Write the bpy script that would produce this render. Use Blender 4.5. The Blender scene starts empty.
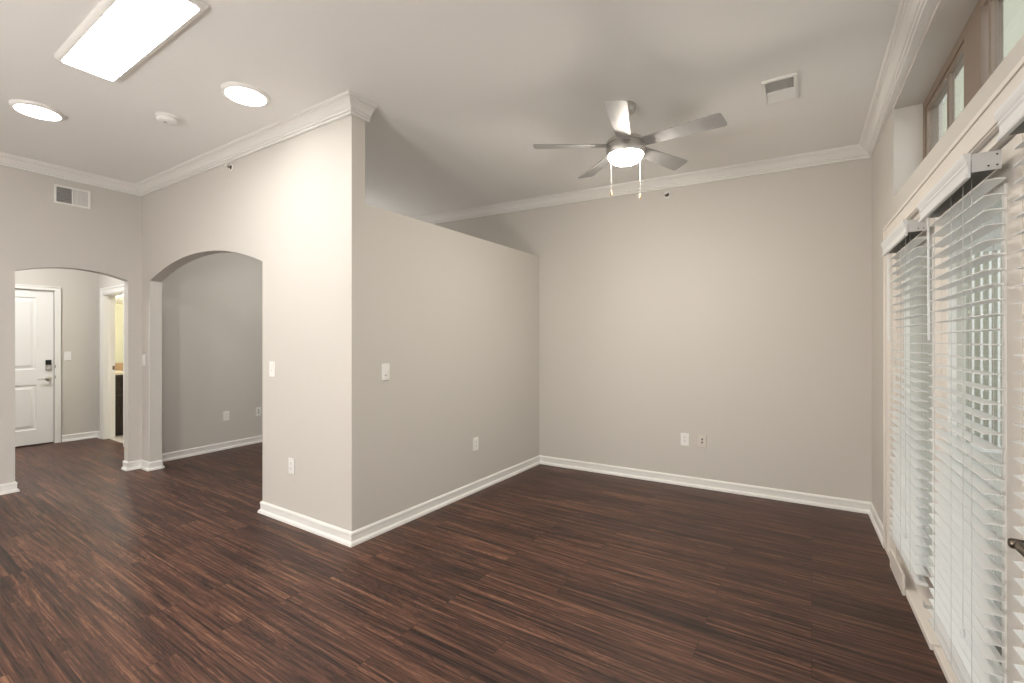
import bpy, bmesh, math, random
from mathutils import Vector, Matrix
random.seed(4)
S = bpy.context.scene
COL = S.collection
PI = math.pi

# ------------------------------------------------------------------ camera
cam_d = bpy.data.cameras.new('camera')
cam = bpy.data.objects.new('camera', cam_d)
COL.objects.link(cam)
cam.location = (0, 0, 1.43)
cam.rotation_euler = (math.radians(90), 0, math.radians(33.2))
cam_d.sensor_width = 36
cam_d.lens = 36 * 458 / 1024
cam_d.clip_start = 0.02
S.camera = cam

# ------------------------------------------------------------------ sky, exposure
S.view_settings.view_transform = 'Standard'
S.view_settings.look = 'None'
S.view_settings.exposure = 1.07
S.view_settings.gamma = 1.0
S.view_settings.use_curve_mapping = False
W = bpy.data.worlds.new('overcast_sky')
S.world = W
W.use_nodes = True
W.node_tree.nodes['Background'].inputs[0].default_value = (0.94, 0.97, 1.0, 1)
W.node_tree.nodes['Background'].inputs[1].default_value = 1.15
# strength (W/m2/sr) of the fittings' diffusers; hall, globe, den and kitchen are added fill
L_PANEL, L_DISC, L_FAN, L_FILL_HALL, L_BATH, L_FILL_GLOBE, L_FILL_DEN, L_FILL_KITCHEN = 19.0, 5.0, 100.0, 185.0, 60.0, 74.0, 11.0, 38.0

# ------------------------------------------------------------------ materials
def mat(name, col, rough=0.5, metal=0.0, spec=0.5, bump=0.0, bscale=60.0):
    m = bpy.data.materials.new(name)
    m.use_nodes = True
    nt = m.node_tree
    b = nt.nodes['Principled BSDF']
    b.inputs['Base Color'].default_value = (*col, 1)
    b.inputs['Roughness'].default_value = rough
    b.inputs['Metallic'].default_value = metal
    b.inputs['Specular IOR Level'].default_value = spec
    if bump:
        tc = nt.nodes.new('ShaderNodeTexCoord')
        nz = nt.nodes.new('ShaderNodeTexNoise')
        nz.inputs['Scale'].default_value = bscale
        nz.inputs['Detail'].default_value = 3
        bp = nt.nodes.new('ShaderNodeBump')
        bp.inputs['Strength'].default_value = bump
        bp.inputs['Distance'].default_value = 0.004
        nt.links.new(tc.outputs['Object'], nz.inputs['Vector'])
        nt.links.new(nz.outputs['Fac'], bp.inputs['Height'])
        nt.links.new(bp.outputs['Normal'], b.inputs['Normal'])
    return m

def emit(name, col, strength):
    m = bpy.data.materials.new(name)
    m.use_nodes = True
    b = m.node_tree.nodes['Principled BSDF']
    b.inputs['Base Color'].default_value = (0.9, 0.9, 0.88, 1)
    b.inputs['Roughness'].default_value = 0.4
    b.inputs['Emission Color'].default_value = (*col, 1)
    b.inputs['Emission Strength'].default_value = strength
    return m

M_WALL = mat('greige_paint', (0.615, 0.588, 0.545), 0.75, spec=0.25, bump=0.06, bscale=120)
M_CEIL = mat('ceiling_paint', (0.89, 0.885, 0.86), 0.9, spec=0.15, bump=0.12, bscale=90)
M_TRIM = mat('white_trim_paint', (0.84, 0.83, 0.80), 0.4, bump=0.01)
M_CREAM = mat('cream_door_paint', (0.76, 0.715, 0.66), 0.45, bump=0.01)
M_DOOR = mat('white_door_paint', (0.86, 0.86, 0.84), 0.4, bump=0.01)
M_SLAT = mat('white_faux_wood', (0.78, 0.79, 0.79), 0.35, bump=0.01)
M_PLAST = mat('white_plastic', (0.86, 0.85, 0.82), 0.35)
M_BEIGEPL = mat('greige_plastic', (0.66, 0.62, 0.56), 0.4)
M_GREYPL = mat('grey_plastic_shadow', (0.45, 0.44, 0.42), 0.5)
M_VENT = mat('pale_duct', (0.7, 0.7, 0.68), 0.6)
M_DARK = mat('dark_recess', (0.03, 0.03, 0.03), 0.6)
M_DUCT = mat('duct_grey', (0.24, 0.24, 0.23), 0.6)
M_SLOT = mat('socket_grey', (0.12, 0.115, 0.11), 0.5)
M_NICKEL = mat('brushed_nickel', (0.62, 0.60, 0.57), 0.32, 1.0, bump=0.03, bscale=200)
M_STEEL = mat('painted_steel', (0.62, 0.63, 0.63), 0.4, 0.2)
M_HEADRAIL_SHADED = mat('shaded_steel_channel', (0.20, 0.21, 0.20), 0.5, 0.2)  # headrail body: shade of its unlit underside put into the base colour
M_BLADE = mat('silver_blade', (0.36, 0.355, 0.35), 0.45, 0.0)
M_BLACK = mat('black_keypad', (0.012, 0.012, 0.012), 0.25)
M_BRONZE = mat('aged_nickel', (0.20, 0.17, 0.14), 0.3, 1.0)
M_TAUPE = mat('taupe_window_frame', (0.24, 0.185, 0.145), 0.5, bump=0.03)
M_CORD = mat('white_cord', (0.60, 0.60, 0.58), 0.7)
M_WOODFOB = mat('pale_wood', (0.60, 0.42, 0.25), 0.5)
M_VANITY = mat('espresso_wood', (0.022, 0.012, 0.010), 0.35, bump=0.05, bscale=30)
M_COUNTER = mat('cream_counter', (0.80, 0.73, 0.60), 0.25)
M_TAN = mat('tan_tile', (0.42, 0.29, 0.18), 0.5, bump=0.05)
M_BATHWALL = mat('cream_bath_paint', (0.80, 0.79, 0.68), 0.75)
M_TILE = mat('pale_floor_tile', (0.62, 0.58, 0.52), 0.35)
M_MIRROR = mat('silvered_glass', (0.86, 0.88, 0.80), 0.03, 1.0)
M_STUCCO = mat('pale_stucco', (0.40, 0.39, 0.32), 0.9, bump=0.3, bscale=30)
M_TAN_STUCCO = mat('tan_stucco', (0.36, 0.31, 0.26), 0.9, bump=0.3, bscale=30)
M_CONCRETE = mat('grey_concrete', (0.34, 0.32, 0.29), 0.9, bump=0.2, bscale=25)
M_EXTWHITE = mat('white_exterior_paint', (0.60, 0.60, 0.58), 0.6)
M_RUBBER = mat('dark_gasket', (0.06, 0.05, 0.045), 0.7)
E_PANEL = emit('panel_diffuser', (1.0, 0.98, 0.95), L_PANEL)
E_DISC = emit('disc_diffuser', (1.0, 0.98, 0.95), L_DISC)
E_FAN = emit('fan_bowl_glass', (1.0, 0.92, 0.81), L_FAN)
E_FILL_GLOBE = emit('fill_globe_glow', (1.0, 0.975, 0.94), L_FILL_GLOBE)  # glow of the added globe on the window side
E_FILL_KITCHEN = emit('kitchen_fill_glow', (1.0, 0.98, 0.95), L_FILL_KITCHEN)  # weaker glow of the second added globe
E_FILL_DEN = emit('den_fill_glow', (1.0, 0.975, 0.94), L_FILL_DEN)  # glow of the globe added to fill the den
E_FILL_HALL = emit('hall_fill_glow', (1.0, 0.98, 0.95), L_FILL_HALL)  # glow of the disc added to fill the hall
E_BATH = emit('vanity_light_glass', (1.0, 0.93, 0.78), L_BATH)

def floor_material():
    m = bpy.data.materials.new('dark_walnut_planks')
    m.use_nodes = True
    nt = m.node_tree
    N, K = nt.nodes, nt.links
    b = N['Principled BSDF']
    tc = N.new('ShaderNodeTexCoord')
    brick = N.new('ShaderNodeTexBrick')          # one random grey per plank
    brick.offset = 0.37
    brick.inputs['Color1'].default_value = (0, 0, 0, 1)
    brick.inputs['Color2'].default_value = (1, 1, 1, 1)
    brick.inputs['Mortar'].default_value = (0.5, 0.5, 0.5, 1)
    brick.inputs['Scale'].default_value = 1.0
    brick.inputs['Mortar Size'].default_value = 0.0012
    brick.inputs['Brick Width'].default_value = 1.22
    brick.inputs['Row Height'].default_value = 0.155
    K.new(tc.outputs['Object'], brick.inputs['Vector'])
    sep = N.new('ShaderNodeSeparateXYZ'); K.new(tc.outputs['Object'], sep.inputs[0])
    def math_(op, a, bb):
        n = N.new('ShaderNodeMath'); n.operation = op
        for i, v in enumerate((a, bb)):
            if isinstance(v, (int, float)): n.inputs[i].default_value = v
            else: K.new(v, n.inputs[i])
        return n.outputs[0]
    plank = math_('MULTIPLY', brick.outputs['Color'], 37.0)
    def grain(sx, sy, detail, dist, rough=0.6):
        cb = N.new('ShaderNodeCombineXYZ')
        K.new(math_('ADD', math_('MULTIPLY', sep.outputs[0], sx), plank), cb.inputs[0])
        K.new(math_('MULTIPLY', sep.outputs[1], sy), cb.inputs[1])
        K.new(plank, cb.inputs[2])
        n = N.new('ShaderNodeTexNoise')
        n.inputs['Scale'].default_value = 1.0
        n.inputs['Detail'].default_value = detail
        n.inputs['Roughness'].default_value = rough
        n.inputs['Distortion'].default_value = dist
        K.new(cb.outputs[0], n.inputs['Vector'])
        return n.outputs['Fac']
    g1 = grain(0.75, 30.0, 8, 1.3, 0.62)
    g2 = grain(1.6, 95.0, 5, 0.5)
    g3 = grain(0.8, 9.0, 4, 2.2)
    ring = math_('MULTIPLY', math_('ADD', math_('SINE', math_('MULTIPLY', g3, 62.0), 0.0), 1.0), 0.5)
    mix = math_('ADD', math_('ADD', math_('MULTIPLY', g1, 0.46), math_('MULTIPLY', g2, 0.34)), math_('MULTIPLY', g3, 0.20))
    mix = math_('ADD', mix, math_('MULTIPLY', math_('SUBTRACT', ring, 0.5), 0.045))
    mix = math_('ADD', mix, math_('MULTIPLY', math_('SUBTRACT', brick.outputs['Color'], 0.5), 0.025))
    ramp = N.new('ShaderNodeValToRGB')
    e = ramp.color_ramp.elements
    e[0].position = 0.39; e[0].color = (0.010, 0.0048, 0.0038, 1)
    e[1].position = 0.645; e[1].color = (0.250, 0.125, 0.074, 1)
    x = e.new(0.455); x.color = (0.036, 0.0165, 0.0120, 1)
    x = e.new(0.535); x.color = (0.098, 0.042, 0.0275, 1)
    K.new(mix, ramp.inputs[0])
    seam = N.new('ShaderNodeMix'); seam.data_type = 'RGBA'
    K.new(brick.outputs['Fac'], seam.inputs[0])
    K.new(ramp.outputs[0], seam.inputs[6])
    seam.inputs[7].default_value = (0.02, 0.010, 0.008, 1)
    K.new(seam.outputs[2], b.inputs['Base Color'])
    r = math_('ADD', math_('MULTIPLY', g1, 0.22), 0.34)
    K.new(r, b.inputs['Roughness'])
    b.inputs['Specular IOR Level'].default_value = 0.4
    bp = N.new('ShaderNodeBump'); bp.inputs['Strength'].default_value = 0.12; bp.inputs['Distance'].default_value = 0.003
    K.new(mix, bp.inputs['Height']); K.new(bp.outputs['Normal'], b.inputs['Normal'])
    return m
M_FLOOR = floor_material()

def glass_material():
    m = bpy.data.materials.new('window_glass')
    m.use_nodes = True
    nt = m.node_tree
    nt.nodes.remove(nt.nodes['Principled BSDF'])
    out = nt.nodes['Material Output']
    t = nt.nodes.new('ShaderNodeBsdfTransparent'); t.inputs[0].default_value = (0.93, 0.95, 0.93, 1)
    g = nt.nodes.new('ShaderNodeBsdfGlossy'); g.inputs['Roughness'].default_value = 0.02
    lw = nt.nodes.new('ShaderNodeLayerWeight'); lw.inputs[0].default_value = 0.5
    p5 = nt.nodes.new('ShaderNodeMath'); p5.operation = 'POWER'; p5.inputs[1].default_value = 6.0
    f = nt.nodes.new('ShaderNodeMath'); f.operation = 'MULTIPLY_ADD'; f.inputs[1].default_value = 0.5; f.inputs[2].default_value = 0.03
    nt.links.new(lw.outputs['Facing'], p5.inputs[0]); nt.links.new(p5.outputs[0], f.inputs[0])
    mx = nt.nodes.new('ShaderNodeMixShader')
    nt.links.new(f.outputs[0], mx.inputs[0]); nt.links.new(t.outputs[0], mx.inputs[1]); nt.links.new(g.outputs[0], mx.inputs[2])
    nt.links.new(mx.outputs[0], out.inputs['Surface'])
    return m
M_GLASS = glass_material()

# ------------------------------------------------------------------ helpers
def ceil_z(x, y):                       # the ceiling falls very slightly towards the windows
    return 3.10 - 0.0156 * (x * 0.8368 + y * 0.5476)

def mesh_obj(name, bm, m, parent=None, smooth=False, matrix=None, bevel=0.0, kind=None):
    bmesh.ops.recalc_face_normals(bm, faces=bm.faces[:])
    me = bpy.data.meshes.new(name)
    bm.to_mesh(me); bm.free()
    for mm in (m if isinstance(m, (list, tuple)) else [m]): me.materials.append(mm)
    if smooth:
        for p in me.polygons: p.use_smooth = True
    o = bpy.data.objects.new(name, me)
    COL.objects.link(o)
    if matrix is not None: o.matrix_world = matrix
    if parent is not None: o.parent = parent
    if bevel:
        b = o.modifiers.new('edge', 'BEVEL'); b.width = bevel; b.segments = 2; b.limit_method = 'ANGLE'; b.angle_limit = 0.6
    if smooth:
        a = o.modifiers.new('split', 'EDGE_SPLIT'); a.split_angle = math.radians(40)
    if kind: o['kind'] = kind
    return o

def struct(name, bm, m, **k):
    return mesh_obj(name, bm, m, kind='structure', **k)

def thing(name, label, cat, loc, rot=None, group=None):
    o = bpy.data.objects.new(name, None)
    o.empty_display_size = 0.05
    COL.objects.link(o)
    o.matrix_world = Matrix.Translation(loc) @ (rot.to_4x4() if rot is not None else Matrix.Identity(4))
    o['label'] = label; o['category'] = cat
    if group: o['group'] = group
    return o

def box(bm, x0, x1, y0, y1, z0, z1):
    vs = [bm.verts.new(p) for p in ((x0, y0, z0), (x1, y0, z0), (x1, y1, z0), (x0, y1, z0), (x0, y0, z1), (x1, y0, z1), (x1, y1, z1), (x0, y1, z1))]
    for f in ((0, 3, 2, 1), (4, 5, 6, 7), (0, 1, 5, 4), (1, 2, 6, 5), (2, 3, 7, 6), (3, 0, 4, 7)):
        bm.faces.new([vs[i] for i in f])
    return vs

def prism(bm, pts, to3, a, b):
    """extrude the 2D outline pts between offsets a and b; to3(p, q, off) gives the 3D point"""
    A = [bm.verts.new(to3(p, q, a)) for p, q in pts]
    B = [bm.verts.new(to3(p, q, b)) for p, q in pts]
    n = len(pts)
    fs = [bm.faces.new(A), bm.faces.new(B[::-1])]
    for i in range(n):
        j = (i + 1) % n
        bm.faces.new((A[i], A[j], B[j], B[i]))
    for f in fs: f.normal_update()
    bmesh.ops.triangulate(bm, faces=fs)

def lathe(bm, prof, seg=32, M=None, cap=True):
    rings = []
    for r, z in prof:
        if r < 1e-6:
            rings.append([bm.verts.new((0, 0, z))])
        else:
            rings.append([bm.verts.new((r * math.cos(2 * PI * k / seg), r * math.sin(2 * PI * k / seg), z)) for k in range(seg)])
    for a, b in zip(rings, rings[1:]):
        for k in range(seg):
            j = (k + 1) % seg
            if len(a) == 1 and len(b) == 1: continue
            if len(a) == 1: bm.faces.new((a[0], b[j], b[k]))
            elif len(b) == 1: bm.faces.new((a[k], a[j], b[0]))
            else: bm.faces.new((a[k], a[j], b[j], b[k]))
    if cap:
        for rg in (rings[0], rings[-1]):
            if len(rg) > 1: bm.faces.new(rg)
    if M is not None:
        vs = [v for rg in rings for v in rg]
        bmesh.ops.transform(bm, matrix=M, verts=vs)

def tube(bm, pts, r, seg=8):
    pts = [Vector(p) for p in pts]
    rings = []
    for i, p in enumerate(pts):
        d = (pts[min(i + 1, len(pts) - 1)] - pts[max(i - 1, 0)]).normalized()
        u = d.orthogonal().normalized() if i == 0 else (rings_u - d * rings_u.dot(d)).normalized()
        rings_u = u
        v = d.cross(u)
        rr = r[i] if isinstance(r, (list, tuple)) else r
        rings.append([bm.verts.new(p + (u * math.cos(2 * PI * k / seg) + v * math.sin(2 * PI * k / seg)) * rr) for k in range(seg)])
    for a, b in zip(rings, rings[1:]):
        for k in range(seg):
            j = (k + 1) % seg
            bm.faces.new((a[k], a[j], b[j], b[k]))
    bm.faces.new(rings[0][::-1]); bm.faces.new(rings[-1])

def sweep(bm, path, prof, zf):
    """run a moulding profile (out from wall, height) along a wall line; room is on the right of travel"""
    P = [Vector(p) for p in path]
    nrm = []
    for a, b in zip(P, P[1:]):
        d = (b - a).normalized()
        nrm.append(Vector((d.y, -d.x)))
    rows = []
    for i, p in enumerate(P):
        if i == 0: m = nrm[0]
        elif i == len(P) - 1: m = nrm[-1]
        else: m = (nrm[i - 1] + nrm[i]) / (1 + nrm[i - 1].dot(nrm[i]))
        row = []
        for a, h in prof:
            q = p + m * a
            row.append(bm.verts.new((q.x, q.y, zf(p.x, p.y, h))))
        rows.append(row)
    n = len(prof)
    for a, b in zip(rows, rows[1:]):
        for k in range(n):
            j = (k + 1) % n
            bm.faces.new((a[k], a[j], b[j], b[k]))
    bm.faces.new(rows[0]); bm.faces.new(rows[-1][::-1])

def frame(origin, right, normal):
    """matrix whose x runs along the wall, y out of it into the room, z up"""
    r = Vector(right).normalized(); n = Vector(normal).normalized(); u = Vector((0, 0, 1))
    M = Matrix((r, n, u)).transposed().to_4x4()
    M.translation = Vector(origin)
    return M

def arch_pts(x0, x1, zs, sag, n=28):
    c = x1 - x0
    R = (c * c / 4 + sag * sag) / (2 * sag)
    a = math.asin(c / 2 / R)
    xm, zc = (x0 + x1) / 2, zs + sag - R
    return [(xm + R * math.sin(t), zc + R * math.cos(t)) for t in [(-a + 2 * a * k / n) for k in range(n + 1)]]

# ------------------------------------------------------------------ plan (metres)
XL, YA, TH = -6.345, 2.07, 0.12          # left wall, arch wall, wall thickness
CORNER = Vector((-2.702, 2.074)); BL = Vector((-2.677, 4.677)); BR = Vector((0.417, 4.82))
UD = Vector((0.0315, -0.9995)).normalized()  # along the window wall, towards the camera
WN = Vector((UD.y, -UD.x))                # out of the window wall into the room
YR = -2.6                                 # wall behind the camera
def ya(x): return 2.0455 + (x + 6.345) * 0.0078   # front face of the arch wall
def rw(u, w=0.0): return BR + UD * u + WN * w
def back_y(x): return BL.y + (BR.y - BL.y) * (x - BL.x) / (BR.x - BL.x)

# floor and ceiling
bm = bmesh.new(); box(bm, -9.5, 0.75, YR - 0.2, 5.2, -0.05, 0.0)
struct('floor', bm, M_FLOOR)
bm = bmesh.new()
cx, cy = [-9.5, -6.4, -2.7, 0.75], [YR - 0.2, 2.1, 5.3]
for dz in (0.0, 0.1):
    g = [[bm.verts.new((x, y, ceil_z(x, y) + dz)) for y in cy] for x in cx]
    for i in range(3):
        for j in range(2): bm.faces.new((g[i][j], g[i + 1][j], g[i + 1][j + 1], g[i][j + 1]))
struct('ceiling', bm, M_CEIL)

# left wall with the hall arch
def yz(p, q, off): return (off, p, q)
def xz(p, q, off): return (p, off, q)
E_ = 0.02
AY0, AY1 = 1.058, 1.920
out = [(YR, 0), (AY0, 0)] + arch_pts(AY0, AY1, 2.105, 0.078) + [(AY1, 0), (ya(XL), 0), (ya(XL), ceil_z(XL, YA) + E_), (YR, ceil_z(XL, YR) + E_)]
bm = bmesh.new(); prism(bm, out, yz, XL, XL - TH); struct('wall_left', bm, M_WALL)
# arch wall facing the camera, ends as a full height column
AX0, AX1 = -6.137, -3.848
out = [(-6.62, 0), (AX0, 0)] + arch_pts(AX0, AX1, 2.100, 0.195) + [(AX1, 0), (CORNER.x, 0), (CORNER.x, ceil_z(CORNER.x, YA) + E_), (-6.62, ceil_z(-6.62, YA) + E_)]
bm = bmesh.new(); prism(bm, out, lambda p, q, o: (p + (o * 0.0096 if p == CORNER.x else 0), ya(p) + o, q), 0, 0.115); struct('wall_inner', bm, M_WALL)
# partition with a flat ledge on top
bm = bmesh.new()
prism(bm, [(CORNER.x + 0.0011, YA + 0.1185), (BL.x, BL.y), (BL.x - TH, BL.y - 0.006), (CORNER.x - TH, YA + 0.1185)], lambda p, q, o: (p, q, o), 0, 2.427)
struct('wall_partition', bm, M_WALL)
# back wall
bm = bmesh.new()
x0, x1 = -6.85, BR.x
prism(bm, [(x0, 0), (x1, 0), (x1, ceil_z(x1, 4.8) + E_), (x0, ceil_z(x0, 4.6) + E_)], lambda p, q, o: (p, back_y(p) + o, q), 0, 0.15)
struct('wall_back', bm, M_WALL)
# wall of the room behind the arch
bm = bmesh.new()
DL0, DL1 = Vector((-6.46, ya(-6.46) + 0.115)), Vector((-6.64, 4.50))
prism(bm, [tuple(DL0), tuple(DL1), (DL1.x - 0.1, DL1.y), (DL0.x - 0.1, DL0.y)], lambda p, q, o: (p, q, o), 0, 3.3)
struct('wall_den', bm, M_WALL)
# hall: wall with the entry door, short wall with the bathroom doorway
XD, DY0, DY1, DH = -8.93, 0.955, 1.870, 2.142
YB, BX0, BX1 = 2.34, -8.665, -7.86
bm = bmesh.new()
prism(bm, [(-1.3, 0), (DY0, 0), (DY0, DH), (DY1, DH), (DY1, 0), (YB, 0), (YB, 3.22), (-1.3, 3.26)], yz, XD, XD - 0.12)
struct('wall_entry', bm, M_WALL)
bm = bmesh.new()
prism(bm, [(XD - 0.5, 0), (BX0, 0), (BX0, 2.115), (BX1, 2.115), (BX1, 0), (-6.60, 0), (-6.60, 3.19), (XD - 0.5, 3.22)], xz, YB, YB + 0.12)
struct('wall_bath', bm, [M_WALL])
bm = bmesh.new(); box(bm, XD - 0.12, XL - TH, -1.42, -1.3, 0, 3.26); struct('wall_hall_end', bm, M_WALL)
bm = bmesh.new(); box(bm, -9.44, -9.32, YB + 0.12, 5.0, 0, 3.2); struct('wall_bath_left', bm, M_BATHWALL)
bm = bmesh.new(); box(bm, -9.44, -6.85, 5.0, 5.1, 0, 3.2); struct('wall_bath_back', bm, M_BATHWALL)
bm = bmesh.new(); box(bm, -6.86, -6.78, YB + 0.12, 5.0, 0, 3.15); struct('wall_bath_right', bm, M_BATHWALL)
bm = bmesh.new(); box(bm, -9.32, -6.86, YB + 0.05, 5.0, 0.0, 0.004); struct('floor_bath', bm, M_TILE)
bm = bmesh.new(); box(bm, XL, 0.75, YR - 0.15, YR, 0, 3.22); struct('wall_rear', bm, M_WALL)

# window wall: pieces round the patio doors (u 0.85-3.80) and the high window (u 0.96-3.60)
def rloc(u, w, z):
    p = rw(u, w); return (p.x, p.y, z)
def rbox(bm, u0, u1, w0, w1, z0, z1):
    """box in window wall coordinates; z0 / z1 may be (far, near) pairs"""
    za, zb = (z0, z0) if not isinstance(z0, tuple) else z0
    zc, zd = (z1, z1) if not isinstance(z1, tuple) else z1
    vs = [bm.verts.new(rloc(*p)) for p in ((u0, w0, za), (u1, w0, zb), (u1, w1, zb), (u0, w1, za), (u0, w0, zc), (u1, w0, zd), (u1, w1, zd), (u0, w1, zc))]
    for f in ((0, 3, 2, 1), (4, 5, 6, 7), (0, 1, 5, 4), (1, 2, 6, 5), (2, 3, 7, 6), (3, 0, 4, 7)):
        bm.faces.new([vs[i] for i in f])
def rc(u): p = rw(u); return ceil_z(p.x, p.y) + E_
UEND = 7.45
CU0, CU1 = 0.955, 3.60
SF = (2.945, 2.965)      # soffit of the high recess, far and near
SL = (2.372, 2.290)      # its sill
bm = bmesh.new()
rbox(bm, -0.02, 0.85, 0, -0.24, 0, (rc(0), rc(0.85)))
rbox(bm, 0.85, CU0, 0, -0.24, 2.112, (rc(0.85), rc(CU0)))
rbox(bm, CU0, CU1, 0, -0.24, 2.112, SL)
rbox(bm, CU0, CU1, 0, -0.24, SF, (rc(CU0), rc(CU1)))
rbox(bm, CU1, 3.80, 0, -0.24, 2.112, (rc(CU1), rc(3.8)))
rbox(bm, 3.80, UEND, 0, -0.24, 0, (rc(3.8), rc(UEND)))
struct('wall_right', bm, M_WALL)

# ------------------------------------------------------------------ mouldings
BASE = [(0, 0), (0.027, 0), (0.0265, 0.012), (0.022, 0.022), (0.014, 0.028), (0.0115, 0.032), (0.0115, 0.068), (0.0145, 0.072), (0.0140, 0.084), (0.009, 0.092), (0.004, 0.095), (0, 0.095)]
def base(name, path):
    bm = bmesh.new(); sweep(bm, path, BASE, lambda x, y, h: h); return struct(name, bm, M_TRIM)
base('baseboard_left', [(XL, YR), (XL, AY0), (XL - TH, AY0)])
base('baseboard_pier', [(XL - TH, AY1), (XL, AY1), (XL, ya(XL)), (AX0, ya(AX0)), (AX0, ya(AX0) + 0.115)])
base('baseboard_inner', [(AX1, ya(AX1) + 0.115), (AX1, ya(AX1)), tuple(CORNER), tuple(BL), tuple(BR), tuple(rw(0.75))])
base('baseboard_den', [(AX0, ya(AX0) + 0.115), tuple(DL0), tuple(DL1), (-2.80, back_y(-2.80)), (-2.822, YA + 0.117), (AX1, ya(AX1) + 0.115)])
base('baseboard_entry', [(XD, DY1 + 0.075), (XD, YB), (BX0 - 0.095, YB)])
CROWN = [(0.0, 0.096), (0.014, 0.096), (0.017, 0.092), (0.017, 0.082), (0.013, 0.079), (0.022, 0.078), (0.026, 0.073), (0.027, 0.066), (0.024, 0.063), (0.032, 0.060), (0.039, 0.050), (0.049, 0.037), (0.062, 0.026), (0.074, 0.021), (0.074, 0.014), (0.082, 0.013), (0.089, 0.008), (0.091, 0.002), (0.091, -0.004), (0, -0.004)]
def crown(name, path, extra=0.0, k=1.0):
    pr = [(a * k - (extra if a <= 0 else 0), h) for a, h in CROWN]
    bm = bmesh.new(); sweep(bm, path, pr, lambda x, y, h: ceil_z(x, y) - h); return struct(name, bm, M_TRIM)
crown('trim_1', [(XL, YR), (XL, ya(XL)), tuple(CORNER), (CORNER.x + 0.0012, YA + 0.142)], 0.0, 1.14)
crown('trim_2', [(-6.63, back_y(-6.63)), tuple(BR), tuple(rw(1.95, 0.030)), tuple(rw(UEND, 0.03))], 0.06)

# ------------------------------------------------------------------ patio doors
# cream casing round the doors
bm = bmesh.new()
CAS = ((0.0, 0.100, 0.014), (0.006, 0.094, 0.020), (0.030, 0.070, 0.016), (0.082, 0.100, 0.026))
u0, u1, zt = 0.85, 3.80, 2.112
for a, b, t in CAS:
    rbox(bm, u0 - b, u0 - a, 0, t, 0, zt + b)
    rbox(bm, u1 + a, u1 + b, 0, t, 0, zt + b)
    rbox(bm, u0 - a, u1 + a, 0, t, zt + a, zt + b)
struct('trim_3', bm, M_CREAM)
# frame inside the opening, sills
bm = bmesh.new()
rbox(bm, 0.85, 1.0, -0.13, -0.006, 0, 2.112)
rbox(bm, 3.77, 3.80, -0.13, -0.006, 0, 2.112)
rbox(bm, 1.0, 3.77, -0.13, -0.006, 2.082, 2.112)
struct('trim_4', bm, M_CREAM)
for k, (a, b) in enumerate(((0.86, 1.985), (2.0, 2.80), (2.815, 3.79))):
    bm = bmesh.new(); rbox(bm, a, b, -0.13, 0.022 if k == 0 else 0.012, 0, 0.035)
    struct('trim_%d' % (5 + k), bm, M_CREAM, bevel=0.006)
bm = bmesh.new(); rbox(bm, 1.07, 1.46, 0.0225, 0.036, 0.0, 0.12)
struct('trim_8', bm, M_CREAM, bevel=0.004)

def patio_door(n, u0, u1):
    w0, w1 = -0.085, -0.03
    st, z0, z1 = 0.115, 0.045, 2.075
    bm = bmesh.new()
    rbox(bm, u0, u0 + st, w0, w1, z0, z1); rbox(bm, u1 - st, u1, w0, w1, z0, z1)
    rbox(bm, u0 + st, u1 - st, w0, w1, z0, z0 + 0.20); rbox(bm, u0 + st, u1 - st, w0, w1, z1 - 0.13, z1)
    d = struct('door_%d' % n, bm, M_CREAM)
    g0, g1, h0, h1 = u0 + st, u1 - st, z0 + 0.20, z1 - 0.13
    bm = bmesh.new()
    for (a, b, c, e) in ((g0, g0 + 0.022, h0, h1), (g1 - 0.022, g1, h0, h1), (g0 + 0.022, g1 - 0.022, h0, h0 + 0.022), (g0 + 0.022, g1 - 0.022, h1 - 0.022, h1)):
        rbox(bm, a, b, w1 - 0.02, w1 + 0.006, c, e)
    mesh_obj('glazing_bead', bm, M_TRIM, d, kind='structure')
    bm = bmesh.new(); rbox(bm, g0 + 0.01, g1 - 0.01, -0.060, -0.055, h0 + 0.01, h1 - 0.01)
    mesh_obj('glass_pane', bm, M_GLASS, d, kind='structure')
    return d
patio_door(3, 1.005, 1.925)
patio_door(4, 1.93, 2.808)
d5 = patio_door(5, 2.815, 3.765)
# lever handle and thumb turn on the last door
LM = frame(rloc(3.045, -0.03, -0.035), (UD.x, UD.y, 0), (WN.x, WN.y, 0))
bm = bmesh.new()
lathe(bm, [(0.0, 0), (0.030, 0), (0.030, 0.006), (0.026, 0.011), (0.0, 0.012)], 24, Matrix.Translation((0, 0, 0.92)) @ Matrix.Rotation(-PI / 2, 4, 'X'))
lathe(bm, [(0.011, 0.01), (0.011, 0.055), (0.0135, 0.060), (0.0135, 0.092), (0.011, 0.096), (0, 0.096)], 20, Matrix.Translation((0, 0, 0.92)) @ Matrix.Rotation(-PI / 2, 4, 'X'))
tube(bm, [(0, 0.078, 0.92), (0.03, 0.080, 0.918), (0.08, 0.078, 0.914), (0.118, 0.070, 0.910)], [0.013, 0.012, 0.010, 0.008], 12)
o = mesh_obj('door_handle', bm, M_BRONZE, d5, smooth=True, matrix=LM)
bm = bmesh.new()
lathe(bm, [(0, 0), (0.028, 0), (0.028, 0.008), (0.022, 0.014), (0, 0.014)], 24, Matrix.Translation((0, 0, 1.075)) @ Matrix.Rotation(-PI / 2, 4, 'X'))
box(bm, -0.006, 0.006, 0.012, 0.034, 1.055, 1.095)
mesh_obj('thumb_turn', bm, M_BRONZE, d5, matrix=LM)

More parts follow.
